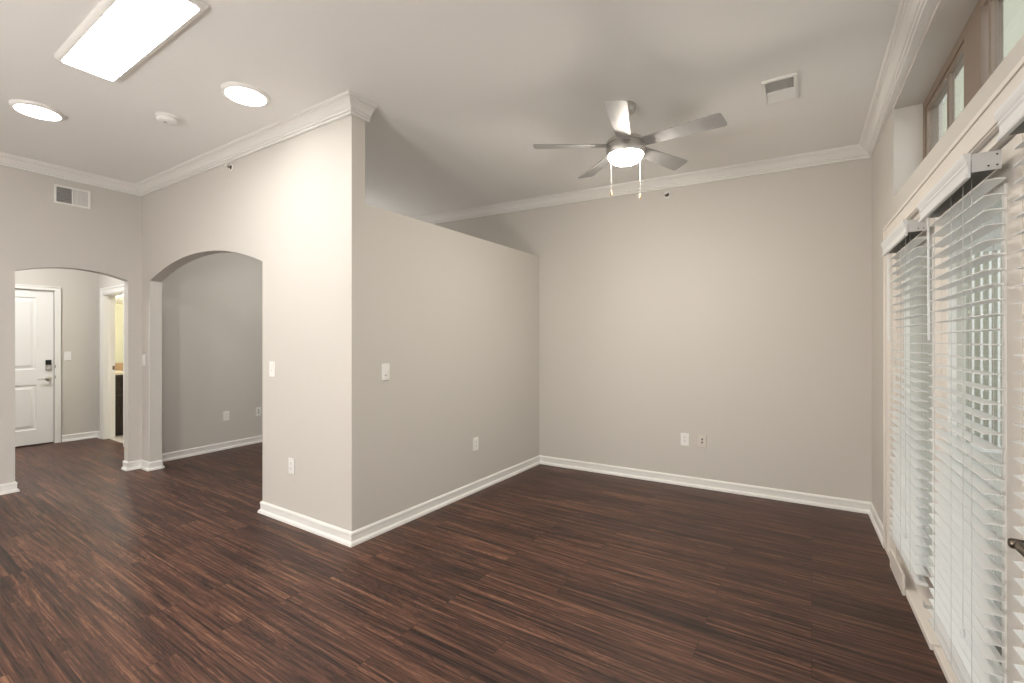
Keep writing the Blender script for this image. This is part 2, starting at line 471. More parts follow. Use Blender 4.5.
# ------------------------------------------------------------------ high window in its recess
bm = bmesh.new()
def wz(u, t): return SL[0] + (SL[1] - SL[0]) * (u - CU0) / (CU1 - CU0) if t == 0 else SF[0] + (SF[1] - SF[0]) * (u - CU0) / (CU1 - CU0)
w0, w1 = -0.21, -0.145
FB = 0.055
def wbar(bm, a, b, t0, d0, t1, d1, wa=w0, wb=w1):
    rbox(bm, a, b, wa, wb, (wz(a, t0) + d0, wz(b, t0) + d0), (wz(a, t1) + d1, wz(b, t1) + d1))
wbar(bm, CU0, CU1, 0, 0, 0, FB); wbar(bm, CU0, CU1, 1, -FB, 1, 0)
units = [(CU0, 1.80), (2.02, 2.86), (3.06, CU1)]
wbar(bm, CU0, CU0 + 0.05, 0, FB, 1, -FB)
wbar(bm, 1.80, 2.02, 0, FB, 1, -FB, w0, w1 + 0.008)
wbar(bm, 2.86, 3.06, 0, FB, 1, -FB, w0, w1 + 0.008)
wbar(bm, CU1 - 0.05, CU1, 0, FB, 1, -FB)
win = struct('window_1', bm, M_TAUPE)
for a, b in units:
    a, b = a + 0.05, b
    bm = bmesh.new()
    mid = a + (b - a) * 0.60
    ws, we = w1 - 0.028, w1 - 0.006
    for (p, q) in ((a, mid), (mid - 0.012, b)):
        s = 0.026
        wbar(bm, p, p + s, 0, FB, 1, -FB, ws, we); wbar(bm, q - s, q, 0, FB, 1, -FB, ws, we)
        wbar(bm, p + s, q - s, 0, FB, 0, FB + 0.028, ws, we); wbar(bm, p + s, q - s, 1, -FB - 0.028, 1, -FB, ws, we)
    sash = mesh_obj('window_sash', bm, M_TAUPE, win, kind='structure')
    bm = bmesh.new(); wbar(bm, a + 0.02, b - 0.02, 0, FB + 0.01, 1, -FB - 0.01, w1 - 0.019, w1 - 0.015)
    mesh_obj('glass_pane', bm, M_GLASS, sash, kind='structure')

# ------------------------------------------------------------------ blinds
def blind(u0, u1, label, ztop=2.045, zbot=0.235, wand=True):
    root = thing('venetian_blind', label, 'blind', rloc((u0 + u1) / 2, 0.0, zbot), None, 'white slatted blinds on the patio doors')
    inv = root.matrix_world.inverted()
    def part(name, bm, m, **k):
        bmesh.ops.transform(bm, matrix=inv, verts=bm.verts[:])
        return mesh_obj(name, bm, m, root, **k)
    # moulded valance
    vp = [(0.070, 0), (0.081, 0.0), (0.083, 0.006), (0.082, 0.012), (0.077, 0.016), (0.077, 0.040), (0.081, 0.046), (0.079, 0.054), (0.083, 0.060), (0.087, 0.070), (0.088, 0.080), (0.070, 0.080)]
    bm = bmesh.new()
    A = [bm.verts.new(rloc(u0 + 0.03, w, ztop - 0.08 + z)) for w, z in vp]
    B = [bm.verts.new(rloc(u1 - 0.015, w, ztop - 0.08 + z)) for w, z in vp]
    n = len(vp)
    bm.faces.new(A); bm.faces.new(B[::-1])
    for i in range(n): bm.faces.new((A[i], A[(i + 1) % n], B[(i + 1) % n], B[i]))
    part('valance', bm, M_SLAT)
    # steel headrail with end cap holes
    bm = bmesh.new(); rbox(bm, u0 + 0.01, u1 - 0.012, 0.006, 0.060, ztop - 0.062, ztop - 0.012)
    hr = part('headrail', bm, M_HEADRAIL_SHADED, bevel=0.003)
    bm = bmesh.new()
    rbox(bm, u1 - 0.012, u1 - 0.008, 0.000, 0.069, ztop - 0.066, ztop - 0.006)
    cap = part('end_cap', bm, M_STEEL, bevel=0.0015)
    for w, z in ((0.010, ztop - 0.018), (0.010, ztop - 0.052), (0.030, ztop - 0.052)):
        bm = bmesh.new()
        rbox(bm, u1 - 0.0085, u1 - 0.0072, w - 0.0025, w + 0.0025, z - 0.0025, z + 0.0025)
        part('rivet_hole', bm, M_DARK)
    # slats
    bm = bmesh.new()
    pitch, z = 0.0478, ztop - 0.100
    wc, hw = 0.017, 0.025
    while z > zbot + 0.03:
        rows = []
        for u in (u0 + 0.003, u1 - 0.003):
            row = []
            for k in range(7):
                t = -1 + 2 * k / 6
                row.append(bm.verts.new(rloc(u, wc + hw * t, z + 0.0022 * (1 - t * t) + 0.0017)))
            for k in range(6, -1, -1):
                t = -1 + 2 * k / 6
                row.append(bm.verts.new(rloc(u, wc + hw * t, z + 0.0022 * (1 - t * t) - 0.0017)))
            rows.append(row)
        a, b = rows
        for k in range(14): bm.faces.new((a[k], a[(k + 1) % 14], b[(k + 1) % 14], b[k]))
        bm.faces.new(a); bm.faces.new(b[::-1])
        z -= pitch
    zl = z + pitch
    part('slats', bm, M_SLAT)
    bm = bmesh.new(); rbox(bm, u0, u1, -0.007, 0.043, zl - 0.052, zl - 0.036)
    part('bottom_rail', bm, M_SLAT, bevel=0.004)
    for f in (0.16, 0.5, 0.84):
        u = u0 + (u1 - u0) * f
        bm = bmesh.new()
        for w in (-0.0095, 0.0435): tube(bm, [rloc(u, w, zl - 0.04), rloc(u, w, ztop - 0.062)], 0.0009, 5)
        part('ladder_cord', bm, M_CORD)
    if wand:
      bm = bmesh.new(); tube(bm, [rloc(u0 + 0.10, 0.062, ztop - 0.075), rloc(u0 + 0.10, 0.060, 1.435)], 0.0042, 8)
      tube(bm, [rloc(u0 + 0.10, 0.052, ztop - 0.05), rloc(u0 + 0.10, 0.062, ztop - 0.078)], 0.002, 6)
      part('tilt_wand', bm, M_SLAT)
    u = u1 - 0.17
    bm = bmesh.new(); tube(bm, [rloc(u, 0.052, 0.42), rloc(u, 0.052, ztop - 0.064)], 0.0011, 5)
    lift = part('lift_cord', bm, M_CORD)
    bm = bmesh.new()
    lathe(bm, [(0, 0.0), (0.006, 0.002), (0.0075, 0.012), (0.004, 0.034), (0, 0.036)], 12, Matrix.Translation(rloc(u, 0.052, 0.385)))
    tb = part('cord_tassel', bm, M_SLAT, smooth=True)
    return root
blind(1.095, 1.815, 'white venetian blind on the patio panel beside the back corner of the room')
blind(2.065, 2.765, 'middle white venetian blind, full length in view, before the door with the lever handle', zbot=0.15)
blind(2.985, 3.70, 'white venetian blind on the lever handled door, cut off by the photo edge', zbot=0.15, ztop=2.065, wand=False)
bm = bmesh.new()
rbox(bm, 1.90, 1.93, -0.029, 0.030, 0.165, 0.169); rbox(bm, 1.90, 1.93, -0.029, -0.026, 0.165, 0.195); rbox(bm, 1.90, 1.93, 0.027, 0.030, 0.169, 0.190)
o = mesh_obj('blind_bracket', bm, M_STEEL)
o['label'] = 'small white hold-down bracket below the blind nearest the back corner'; o['category'] = 'bracket'

# ------------------------------------------------------------------ entry door
def panel_door_bm(y0, y1, z0, z1, x, t, panels):
    """slab facing +x with moulded panels"""
    bm = bmesh.new()
    box(bm, x - t, x - 0.012, y0, y1, z0, z1)
    ys = sorted({y0, y1, *[p[0] for p in panels], *[p[1] for p in panels]}); zs = sorted({z0, z1, *[p[2] for p in panels], *[p[3] for p in panels]})
    for a, b in zip(ys, ys[1:]):
        for c, d in zip(zs, zs[1:]):
            if any(p[0] <= a and b <= p[1] and p[2] <= c and d <= p[3] for p in panels): continue
            box(bm, x - 0.012, x, a, b, c, d)
    for (a, b, c, d) in panels:
        loops = []
        for ins, dep in ((0, 0), (0.012, -0.011), (0.030, -0.010), (0.055, -0.003), (0.060, -0.002)):
            loops.append([bm.verts.new((x + dep, yy, zz)) for yy, zz in ((a + ins, c + ins), (b - ins, c + ins), (b - ins, d - ins), (a + ins, d - ins))])
        for l, m in zip(loops, loops[1:]):
            for k in range(4): bm.faces.new((l[k], l[(k + 1) % 4], m[(k + 1) % 4], m[k]))
        bm.faces.new(loops[-1])
    return bm
XF = XD - 0.012
bm = panel_door_bm(DY0 + 0.006, DY1 - 0.006, 0.018, DH - 0.006, XF, 0.045, [(1.13, 1.692, 1.045, 2.035), (1.13, 1.692, 0.215, 0.835)])
d1 = struct('door_1', bm, M_DOOR)
bm = bmesh.new()
box(bm, XF - 0.09, XF - 0.046, DY0 + 0.0, DY1, 0.0, DH)
struct('trim_9', bm, M_RUBBER)
def casing(bm, pts_fn, a0, a1, zt, wd):
    for lo, hi, t in ((0, wd, 0.014), (wd * 0.75, wd, 0.024), (0.008, wd * 0.35, 0.018)):
        pts_fn(bm, a0 - hi, a0 - lo, 0, zt + hi, t); pts_fn(bm, a1 + lo, a1 + hi, 0, zt + hi, t); pts_fn(bm, a0 - lo, a1 + lo, zt + lo, zt + hi, t)
bm = bmesh.new()
casing(bm, lambda m, a, b, c, d, t: box(m, XD, XD + t, a, b, c, d), DY0, DY1, DH, 0.062)
struct('trim_10', bm, M_TRIM)
def M_at(x, y, z, rz=0): return Matrix.Translation((x, y, z)) @ Matrix.Rotation(rz, 4, 'Z')
# keypad lock, lever, hinges
bm = bmesh.new(); box(bm, XF, XF + 0.024, 1.776, 1.840, 1.03, 1.175)
kp = mesh_obj('keypad_lock', bm, M_NICKEL, d1, bevel=0.006)
bm = bmesh.new(); box(bm, XF + 0.0235, XF + 0.027, 1.779, 1.837, 1.105, 1.172)
mesh_obj('keypad_screen', bm, M_BLACK, kp, bevel=0.002)
bm = bmesh.new(); lathe(bm, [(0, 0), (0.014, 0), (0.014, 0.008), (0, 0.009)], 20, M_at(XF + 0.024, 1.808, 1.068) @ Matrix.Rotation(PI / 2, 4, 'Y'))
mesh_obj('key_cylinder', bm, M_STEEL, kp, smooth=True)
bm = bmesh.new()
lathe(bm, [(0, 0), (0.033, 0), (0.033, 0.008), (0.026, 0.014), (0.012, 0.016), (0.012, 0.05), (0, 0.052)], 24, M_at(XF, 1.808, 0.915) @ Matrix.Rotation(PI / 2, 4, 'Y'))
tube(bm, [(XF + 0.046, 1.812, 0.915), (XF + 0.052, 1.78, 0.915), (XF + 0.050, 1.73, 0.912), (XF + 0.042, 1.695, 0.908)], [0.012, 0.010, 0.008, 0.007], 10)
mesh_obj('door_handle', bm, M_NICKEL, d1, smooth=True)
bm = bmesh.new()
for z in (0.93, 1.08): box(bm, XD - 0.004, XD + 0.0165, DY1 + 0.001, DY1 + 0.012, z - 0.022, z + 0.022)
mesh_obj('strike_plate', bm, M_BRONZE, d1)

# bathroom doorway: casing, jamb
bm = bmesh.new()
casing(bm, lambda m, a, b, c, d, t: box(m, a, b, YB - t, YB, c, d), BX0, BX1, 2.115, 0.095)
struct('trim_11', bm, M_TRIM)
bm = bmesh.new()
box(bm, BX0 - 0.001, BX0 + 0.012, YB - 0.004, YB + 0.124, 0, 2.103); box(bm, BX1 - 0.012, BX1 + 0.001, YB - 0.004, YB + 0.124, 0, 2.103); box(bm, BX0 - 0.001, BX1 + 0.001, YB - 0.004, YB + 0.124, 2.103, 2.116)
box(bm, BX0 + 0.012, BX0 + 0.022, YB + 0.05, YB + 0.085, 0, 2.103)
struct('door_2', bm, M_TRIM)
bm = bmesh.new(); box(bm, BX0 + 0.012, BX0 + 0.0145, YB + 0.092, YB + 0.12, 1.01, 1.07)
mesh_obj('strike_plate', bm, M_BRONZE, bpy.data.objects['door_2'])

# ------------------------------------------------------------------ bathroom: vanity, counter, mirror, light
v = thing('vanity_cabinet', 'dark espresso bathroom vanity cabinet seen through the hall doorway', 'cabinet', (-9.0, 3.1, 0.0))
vo = Vector((-9.0, 3.1, 0))
def vpart(name, bm, m, **k):
    bmesh.ops.translate(bm, verts=bm.verts[:], vec=-vo); return mesh_obj(name, bm, m, v, **k)
bm = bmesh.new(); box(bm, -9.31, -8.745, 2.475, 3.78, 0.09, 0.925); box(bm, -9.31, -8.80, 2.475, 3.78, 0.004, 0.09); vpart('body', bm, M_VANITY)
for a in (2.485, 2.915, 3.345):
    bm = panel_door_bm(a, a + 0.42, 0.10, 0.62, -8.722, 0.022, [(a + 0.06, a + 0.36, 0.16, 0.56)]); dd = vpart('door', bm, M_VANITY)
    bm = panel_door_bm(a, a + 0.42, 0.64, 0.905, -8.722, 0.022, [(a + 0.06, a + 0.36, 0.69, 0.855)]); vpart('drawer', bm, M_VANITY)
bm = bmesh.new(); box(bm, -9.318, -8.715, 2.466, 3.80, 0.926, 0.966)
o = mesh_obj('vanity_counter', bm, M_COUNTER, bevel=0.006); o['label'] = 'cream countertop on the dark bathroom vanity'; o['category'] = 'countertop'
bm = bmesh.new(); box(bm, -9.318, -9.300, 2.466, 3.80, 0.967, 1.085)
o = mesh_obj('tile_backsplash', bm, M_TAN, bevel=0.003); o['label'] = 'tan backsplash strip standing on the cream bathroom countertop'; o['category'] = 'backsplash'
m_ = thing('wall_mirror', 'large frameless bathroom mirror above the dark vanity', 'mirror', (-9.318, 3.1, 1.09))
bm = bmesh.new(); box(bm, 0, 0.006, -0.6, 0.66, 0, 0.94); mesh_obj('mirror_glass', bm, M_MIRROR, m_)
vl = thing('vanity_light', 'bar of bath lights above the bathroom mirror', 'light', (-9.318, 3.1, 2.06))
bm = bmesh.new(); box(bm, 0, 0.05, -0.58, 0.6, 0, 0.11); mesh_obj('backplate', bm, M_NICKEL, vl, bevel=0.004)
for k in range(4):
    bm = bmesh.new(); lathe(bm, [(0.022, 0), (0.05, 0.03), (0.058, 0.09), (0.052, 0.13), (0, 0.135)], 20, M_at(0.085, -0.42 + 0.29 * k, 0.125)); mesh_obj('glass_shade', bm, E_BATH, vl, smooth=True)
    bm = bmesh.new(); tube(bm, [(0.04, -0.42 + 0.29 * k, 0.06), (0.085, -0.42 + 0.29 * k, 0.062), (0.085, -0.42 + 0.29 * k, 0.127)], 0.009, 8); mesh_obj('lamp_arm', bm, M_NICKEL, vl)

# ------------------------------------------------------------------ switch and socket plates
def plate(name, label, cat, pos, right, normal, kind, m=M_PLAST, w=0.078, h=0.126, group=None):
    M = frame(pos, right, normal)
    root = thing(name, label, cat, M.translation, M.to_3x3(), group)
    def add(nm, bm, mm, par=root, **k): return mesh_obj(nm, bm, mm, par, **k)
    bm = bmesh.new(); box(bm, -w / 2, w / 2, 0.0, 0.007, -h / 2, h / 2); add('cover_plate', bm, m, bevel=0.0035)
    if kind == 'outlet':
        for s in (-1, 1):
            bm = bmesh.new(); c = s * 0.0195
            prism(bm, [(0.017 * math.cos(t) if abs(math.cos(t)) < 0.9 else math.copysign(0.0155, math.cos(t)), c + 0.0145 * math.sin(t)) for t in [2 * PI * k / 20 for k in range(20)]], lambda p, q, o: (p, o, q), 0.006, 0.0085)
            f = add('socket', bm, m)
            bm = bmesh.new()
            for x in (-0.006, 0.006): box(bm, x - 0.0016, x + 0.0016, 0.0083, 0.0089, c + 0.000, c + 0.009)
            lathe(bm, [(0, 0), (0.0026, 0), (0.0026, 0.0006), (0, 0.0006)], 10, Matrix.Translation((0, 0.0083, c - 0.006)) @ Matrix.Rotation(-PI / 2, 4, 'X'))
            add('socket_slots', bm, M_SLOT, f)
        bm = bmesh.new(); lathe(bm, [(0, 0), (0.003, 0), (0.002, 0.0012), (0, 0.0013)], 10, Matrix.Translation((0, 0.0068, 0)) @ Matrix.Rotation(-PI / 2, 4, 'X')); add('screw', bm, M_STEEL)
    elif kind == 'jack':
        for s in (-1, 1):
            bm = bmesh.new(); lathe(bm, [(0.0085, 0), (0.0085, 0.003), (0.006, 0.004), (0.0055, 0.010), (0, 0.010)], 14, Matrix.Translation((0, 0.0065, 0.003 + s * 0.016)) @ Matrix.Rotation(-PI / 2, 4, 'X')); add('jack_port', bm, M_SLOT)
    elif kind == 'toggle':
        bm = bmesh.new(); box(bm, -0.0052, 0.0052, 0.0065, 0.009, -0.012, 0.012); c = add('toggle_collar', bm, m)
        bm = bmesh.new(); prism(bm, [(0.006, 0.008), (0.006, -0.006), (0.020, -0.012), (0.021, -0.005)], lambda p, q, o: (o, p, q), -0.0042, 0.0042); add('toggle', bm, m)
        for z in (-0.03, 0.03):
            bm = bmesh.new(); lathe(bm, [(0, 0), (0.003, 0), (0.002, 0.0012), (0, 0.0013)], 10, Matrix.Translation((0, 0.0068, z)) @ Matrix.Rotation(-PI / 2, 4, 'X')); add('screw', bm, M_STEEL)
    elif kind == 'rocker':
        bm = bmesh.new(); prism(bm, [(0.006, -0.033), (0.0095, -0.033), (0.0085, 0.0), (0.0125, 0.033), (0.006, 0.033)], lambda p, q, o: (o, p, q), -0.0165, 0.0165); add('rocker', bm, m, bevel=0.001)
        bm = bmesh.new(); box(bm, -0.0175, 0.0175, 0.0066, 0.0074, -0.034, 0.034); add('rocker_gap', bm, M_GREYPL)
    elif kind == 'dimmer':
        bm = bmesh.new(); box(bm, -0.0165, 0.0165, 0.0066, 0.0085, -0.033, 0.033); add('dimmer_insert', bm, m, bevel=0.001)
        bm = bmesh.new(); box(bm, 0.006, 0.0105, 0.0083, 0.013, -0.010, 0.004); add('slider', bm, m, bevel=0.001)
        bm = bmesh.new(); box(bm, -0.011, 0.004, 0.0083, 0.0115, -0.030, -0.020); add('dimmer_button', bm, M_GREYPL, bevel=0.001)
    elif kind == 'fan':
        bm = bmesh.new(); prism(bm, [(0.006, 0.004), (0.0085, 0.004), (0.0125, 0.033), (0.006, 0.033)], lambda p, q, o: (o, p, q), -0.0165, 0.0165); add('rocker', bm, m, bevel=0.001)
        bm = bmesh.new(); box(bm, -0.0165, 0.0165, 0.0066, 0.0085, -0.033, 0.0); add('timer_insert', bm, m, bevel=0.001)
        bm = bmesh.new(); box(bm, -0.006, 0.002, 0.0083, 0.0095, -0.014, -0.004); add('indicator', bm, M_GREYPL)
    return root
X_, Y_ = (1, 0, 0), (0, 1, 0)
pd = (BL - CORNER).normalized(); bd = (BR - BL).normalized(); dd_ = (DL1 - DL0).normalized()
def on_part(y): return (CORNER.x + (y - CORNER.y) * pd.x / pd.y, y)
plate('wall_switch', 'white wall switch beside the large arch, on the wall end facing the room', 'switch', (-3.697, ya(-3.697), 1.204), X_, (0, -1, 0), 'fan')
plate('wall_switch', 'white dimmer switch on the half-height partition wall', 'switch', (*on_part(2.374), 1.200), (pd.x, pd.y, 0), (pd.y, -pd.x, 0), 'dimmer')
plate('wall_switch', 'white switch on the narrow pier between the two arches', 'switch', (-6.285, ya(-6.285), 1.222), X_, (0, -1, 0), 'rocker')
plate('wall_switch', 'white toggle switch beside the entry door casing', 'switch', (XD, 2.008, 1.222), Y_, (1, 0, 0), 'toggle', w=0.075)
plate('power_outlet', 'white outlet low on the wall end beside the large arch, below its switch', 'outlet', (-3.424, ya(-3.424), 0.45), X_, (0, -1, 0), 'outlet')
plate('power_outlet', 'white outlet low on the half-height partition wall', 'outlet', (*on_part(3.472), 0.452), (pd.x, pd.y, 0), (pd.y, -pd.x, 0), 'outlet')
plate('power_outlet', 'white outlet on the back wall, beside the darker jack plate', 'outlet', (-1.056, back_y(-1.056), 0.458), (bd.x, bd.y, 0), (bd.y, -bd.x, 0), 'outlet')
plate('cable_jack_plate', 'greige cable plate with two dark jacks on the back wall', 'outlet', (-0.895, back_y(-0.895), 0.458), (bd.x, bd.y, 0), (bd.y, -bd.x, 0), 'jack', M_BEIGEPL)
def on_den(y): return DL0.x + (y - DL0.y) * dd_.x / dd_.y
plate('power_outlet', 'white outlet in plain view on the far wall through the large arch', 'outlet', (on_den(3.02), 3.02, 0.44), (dd_.x, dd_.y, 0), (dd_.y, -dd_.x, 0), 'outlet')
plate('cable_jack_plate', 'pale plate half hidden by the edge of the large arch', 'outlet', (on_den(3.46), 3.46, 0.44), (dd_.x, dd_.y, 0), (dd_.y, -dd_.x, 0), 'jack', M_PLAST)

# ------------------------------------------------------------------ return vent high on the left wall
VM = frame((XL, 1.462, 2.912), (0, 1, 0), (1, 0, 0))
vt = thing('wall_vent', 'white rectangular air vent high on the left wall above the hall arch', 'vent', VM.translation, VM.to_3x3())
bm = bmesh.new(); W2, H2, B = 0.1385, 0.093, 0.018
box(bm, -W2, W2, 0, 0.012, H2 - B, H2); box(bm, -W2, W2, 0, 0.012, -H2, -H2 + B); box(bm, -W2, -W2 + B, 0, 0.012, -H2 + B, H2 - B); box(bm, W2 - B, W2, 0, 0.012, -H2 + B, H2 - B); box(bm, -0.006, 0.006, 0, 0.011, -H2 + B, H2 - B)
mesh_obj('vent_frame', bm, M_TRIM, vt, bevel=0.003)
bm = bmesh.new(); box(bm, -W2 + B, W2 - B, 0.0004, 0.0014, -H2 + B, H2 - B); mesh_obj('duct_opening', bm, M_DUCT, vt)
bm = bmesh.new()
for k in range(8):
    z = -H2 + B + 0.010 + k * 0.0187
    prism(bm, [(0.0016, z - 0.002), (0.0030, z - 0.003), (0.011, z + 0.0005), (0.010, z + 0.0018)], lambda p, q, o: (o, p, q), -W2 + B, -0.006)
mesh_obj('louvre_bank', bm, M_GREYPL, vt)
bm = bmesh.new()
for k in range(11):
    y = 0.010 + k * 0.0102
    prism(bm, [(0.0016, y), (0.0016, y + 0.0022), (0.0105, y + 0.0078), (0.0105, y + 0.0056)], lambda p, q, o: (q, p, o), -H2 + B, H2 - B)
mesh_obj('louvre_bank', bm, M_PLAST, vt)

# ceiling register
cz = ceil_z(-0.172, 3.455)
cv = thing('ceiling_vent', 'white ceiling air register near the window side of the ceiling', 'vent', (-0.172, 3.455, cz))
bm = bmesh.new(); a, b, B = 0.098, 0.165, 0.020
for bx in ((-a, a, -b, -b + B), (-a, a, b - B, b), (-a, -a + B, -b + B, b - B), (a - B, a, -b + B, b - B), (-a + B, a - B, -0.005, 0.005)): box(bm, *bx, -0.012, 0.003)
mesh_obj('vent_frame', bm, M_TRIM, cv, bevel=0.003)
bm = bmesh.new(); box(bm, -a + B, a - B, -b + B, b - B, -0.0016, -0.0004); mesh_obj('duct_opening', bm, M_VENT, cv)
for s in (-1, 1):
    bm = bmesh.new()
    for k in range(9):
        y = s * (0.012 + k * 0.0152)
        prism(bm, [(y, -0.0018), (y + s * 0.002, -0.0018), (y + s * 0.0125, -0.0105), (y + s * 0.0105, -0.0105)], lambda p, q, o: (o, p, q), -a + B, a - B)
    mesh_obj('louvre_bank', bm, M_PLAST, cv)

# ------------------------------------------------------------------ sprinklers, smoke detector
def sprinkler(label, pos, right, normal):
    M = frame(pos, right, normal)
    r = thing('fire_sprinkler', label, 'sprinkler', M.translation, M.to_3x3())
    R = Matrix.Rotation(-PI / 2, 4, 'X')
    bm = bmesh.new(); lathe(bm, [(0.022, 0.0), (0.034, 0.0), (0.033, 0.005), (0.024, 0.008), (0.022, 0.003)], 28, R, cap=False); mesh_obj('escutcheon', bm, M_PLAST, r, smooth=True)
    bm = bmesh.new(); lathe(bm, [(0, 0.001), (0.022, 0.001), (0.022, 0.002), (0.010, 0.003), (0.010, 0.03), (0.006, 0.034), (0, 0.034)], 16, R); mesh_obj('sprinkler_body', bm, M_BRONZE, r, smooth=True)
    bm = bmesh.new()
    for s in (-1, 1): tube(bm, [(s * 0.010, 0.020, 0), (s * 0.014, 0.032, 0), (s * 0.004, 0.050, 0)], 0.0022, 6)
    box(bm, -0.014, 0.014, 0.049, 0.051, -0.004, 0.012)
    mesh_obj('deflector', bm, M_PLAST, r)
    return r
sprinkler('side wall sprinkler head under the crown of the wall with the large arch', (-4.358, ya(-4.358), 2.992), X_, (0, -1, 0))
sprinkler('side wall sprinkler head on the back wall below the fan', (-1.227, back_y(-1.227), 2.916), (bd.x, bd.y, 0), (bd.y, -bd.x, 0))
cz = ceil_z(-2.52, 2.135)
bm = bmesh.new(); lathe(bm, [(0, -0.004), (0.020, -0.004), (0.024, -0.002), (0.025, 0.003), (0, 0.003)], 28)
o = mesh_obj('sprinkler_cap', bm, M_CEIL, smooth=True, matrix=Matrix.Translation((-2.545, 2.135, cz))); o['label'] = 'flat round concealed sprinkler cap on the ceiling beside the column crown'; o['category'] = 'sprinkler'
cz = ceil_z(-4.106, 1.479)
sd = thing('smoke_detector', 'small round white smoke detector on the ceiling between the two disc lights', 'smoke detector', (-4.106, 1.479, cz))
bm = bmesh.new(); lathe(bm, [(0, 0.004), (0.072, 0.004), (0.072, -0.010), (0.068, -0.013), (0, -0.013)], 32); mesh_obj('mounting_base', bm, M_PLAST, sd, smooth=True)
bm = bmesh.new(); lathe(bm, [(0.060, -0.013), (0.060, -0.018), (0.066, -0.020), (0.062, -0.040), (0.050, -0.048), (0.030, -0.050), (0, -0.050)], 32); mesh_obj('detector_head', bm, M_PLAST, sd, smooth=True)
bm = bmesh.new(); lathe(bm, [(0, 0), (0.012, 0), (0.012, -0.002), (0, -0.002)], 16, Matrix.Translation((0.012, -0.015, -0.0495))); mesh_obj('test_button', bm, M_GREYPL, sd)

# ------------------------------------------------------------------ lamps on the ceiling, and added fill lights
def disc_light(x, y, label, em=E_DISC, group=None):
    r = thing('disc_light', label, 'light', (x, y, ceil_z(x, y)), None, group)
    bm = bmesh.new(); lathe(bm, [(0.124, -0.023), (0.134, -0.022), (0.144, -0.014), (0.148, 0.003), (0.124, 0.003)], 48, cap=False); mesh_obj('trim_ring', bm, M_PLAST, r, smooth=True)
    bm = bmesh.new(); lathe(bm, [(0.126, 0.0), (0.126, -0.022), (0.09, -0.026), (0, -0.028)], 48, cap=False); mesh_obj('diffuser', bm, em, r, smooth=True)
    return r
disc_light(-3.242, 1.627, 'lit round disc light beside the smoke detector, near the column crown')
disc_light(-4.817, 0.92, 'lit round disc light nearest the left wall with the vent')
disc_light(-7.7, 0.9, 'added fill light disc on the hall ceiling, unseen behind the small arch', E_FILL_HALL)  # added out of view to brighten the hall
# long rectangular LED fittings
def led_panel(px0, px1, py0, py1, label, em):
    mx, my = (px0 + px1) / 2, (py0 + py1) / 2
    pl = thing('led_panel_light', label, 'light', (mx, my, ceil_z(mx, my)))
    po = pl.matrix_world.translation
    def rect_loops(specs):
        bm = bmesh.new(); loops = []
        for ins, dz in specs:
            lp = []
            rad = 0.028 if ins < 0.03 else 0.004
            for (cx_, cy_, a0) in ((px1 - ins - rad, py1 - ins - rad, 0), (px0 + ins + rad, py1 - ins - rad, PI / 2), (px0 + ins + rad, py0 + ins + rad, PI), (px1 - ins - rad, py0 + ins + rad, 1.5 * PI)):
                for k in range(5):
                    t = a0 + k * PI / 8
                    x, y = cx_ + rad * math.cos(t), cy_ + rad * math.sin(t)
                    lp.append(bm.verts.new((x - po.x, y - po.y, ceil_z(x, y) + dz - po.z)))
            loops.append(lp)
        for a, b in zip(loops, loops[1:]):
            n = len(a)
            for k in range(n): bm.faces.new((a[k], a[(k + 1) % n], b[(k + 1) % n], b[k]))
        return bm, loops
    bm, lp = rect_loops([(0.0, 0.003), (0.0, -0.010), (0.006, -0.020), (0.016, -0.027), (0.028, -0.029), (0.031, -0.024), (0.031, 0.0)])
    mesh_obj('panel_frame', bm, M_PLAST, pl, smooth=True)
    bm, lp = rect_loops([(0.031, -0.022), (0.036, -0.027)]); bm.faces.new(lp[-1]); bm.faces.new(lp[0])
    mesh_obj('diffuser', bm, em, pl)
led_panel(-3.81, -2.53, 0.79, 1.095, 'large lit rectangular panel light on the ceiling in front of the column', E_PANEL)
def fill_globe(x, y, label, em=None, drop=0.98):  # added globe, hung out of view to lift ceiling and walls
    z = ceil_z(x, y)
    L = 0.98 - drop
    r = thing('fill_globe', label, 'light', (x, y, z))
    bm = bmesh.new(); lathe(bm, [(0, 0.004), (0.06, 0.004), (0.06, -0.012), (0.02, -0.024), (0, -0.024)], 24); mesh_obj('canopy', bm, M_NICKEL, r, smooth=True)
    bm = bmesh.new(); tube(bm, [(0, 0, -0.02), (0, 0, -0.98 + L)], 0.004, 8); mesh_obj('cord', bm, M_CORD, r)
    bm = bmesh.new(); lathe(bm, [(0, -0.95 + L), (0.04, -0.95 + L), (0.045, -1.005 + L), (0, -1.005 + L)], 24); mesh_obj('lamp_holder', bm, M_NICKEL, r, smooth=True)
    bm = bmesh.new(); lathe(bm, [(0.16 * math.sin(PI * k / 16) if 0 < k < 16 else 0.0, -1.15 + L + 0.16 * math.cos(PI * k / 16)) for k in range(17)], 32); mesh_obj('globe', bm, em or E_FILL_GLOBE, r, smooth=True)
fill_globe(-1.8, -1.7, 'added fill light globe behind the camera, on the window side', None, 1.6)
fill_globe(-3.9, -1.9, 'added fill light globe behind the camera, over the kitchen side', E_FILL_KITCHEN, 1.6)
fill_globe(-5.2, 3.5, 'added fill light globe, unseen in the room behind the large arch', E_FILL_DEN, 0.7)  # added out of view to brighten the den

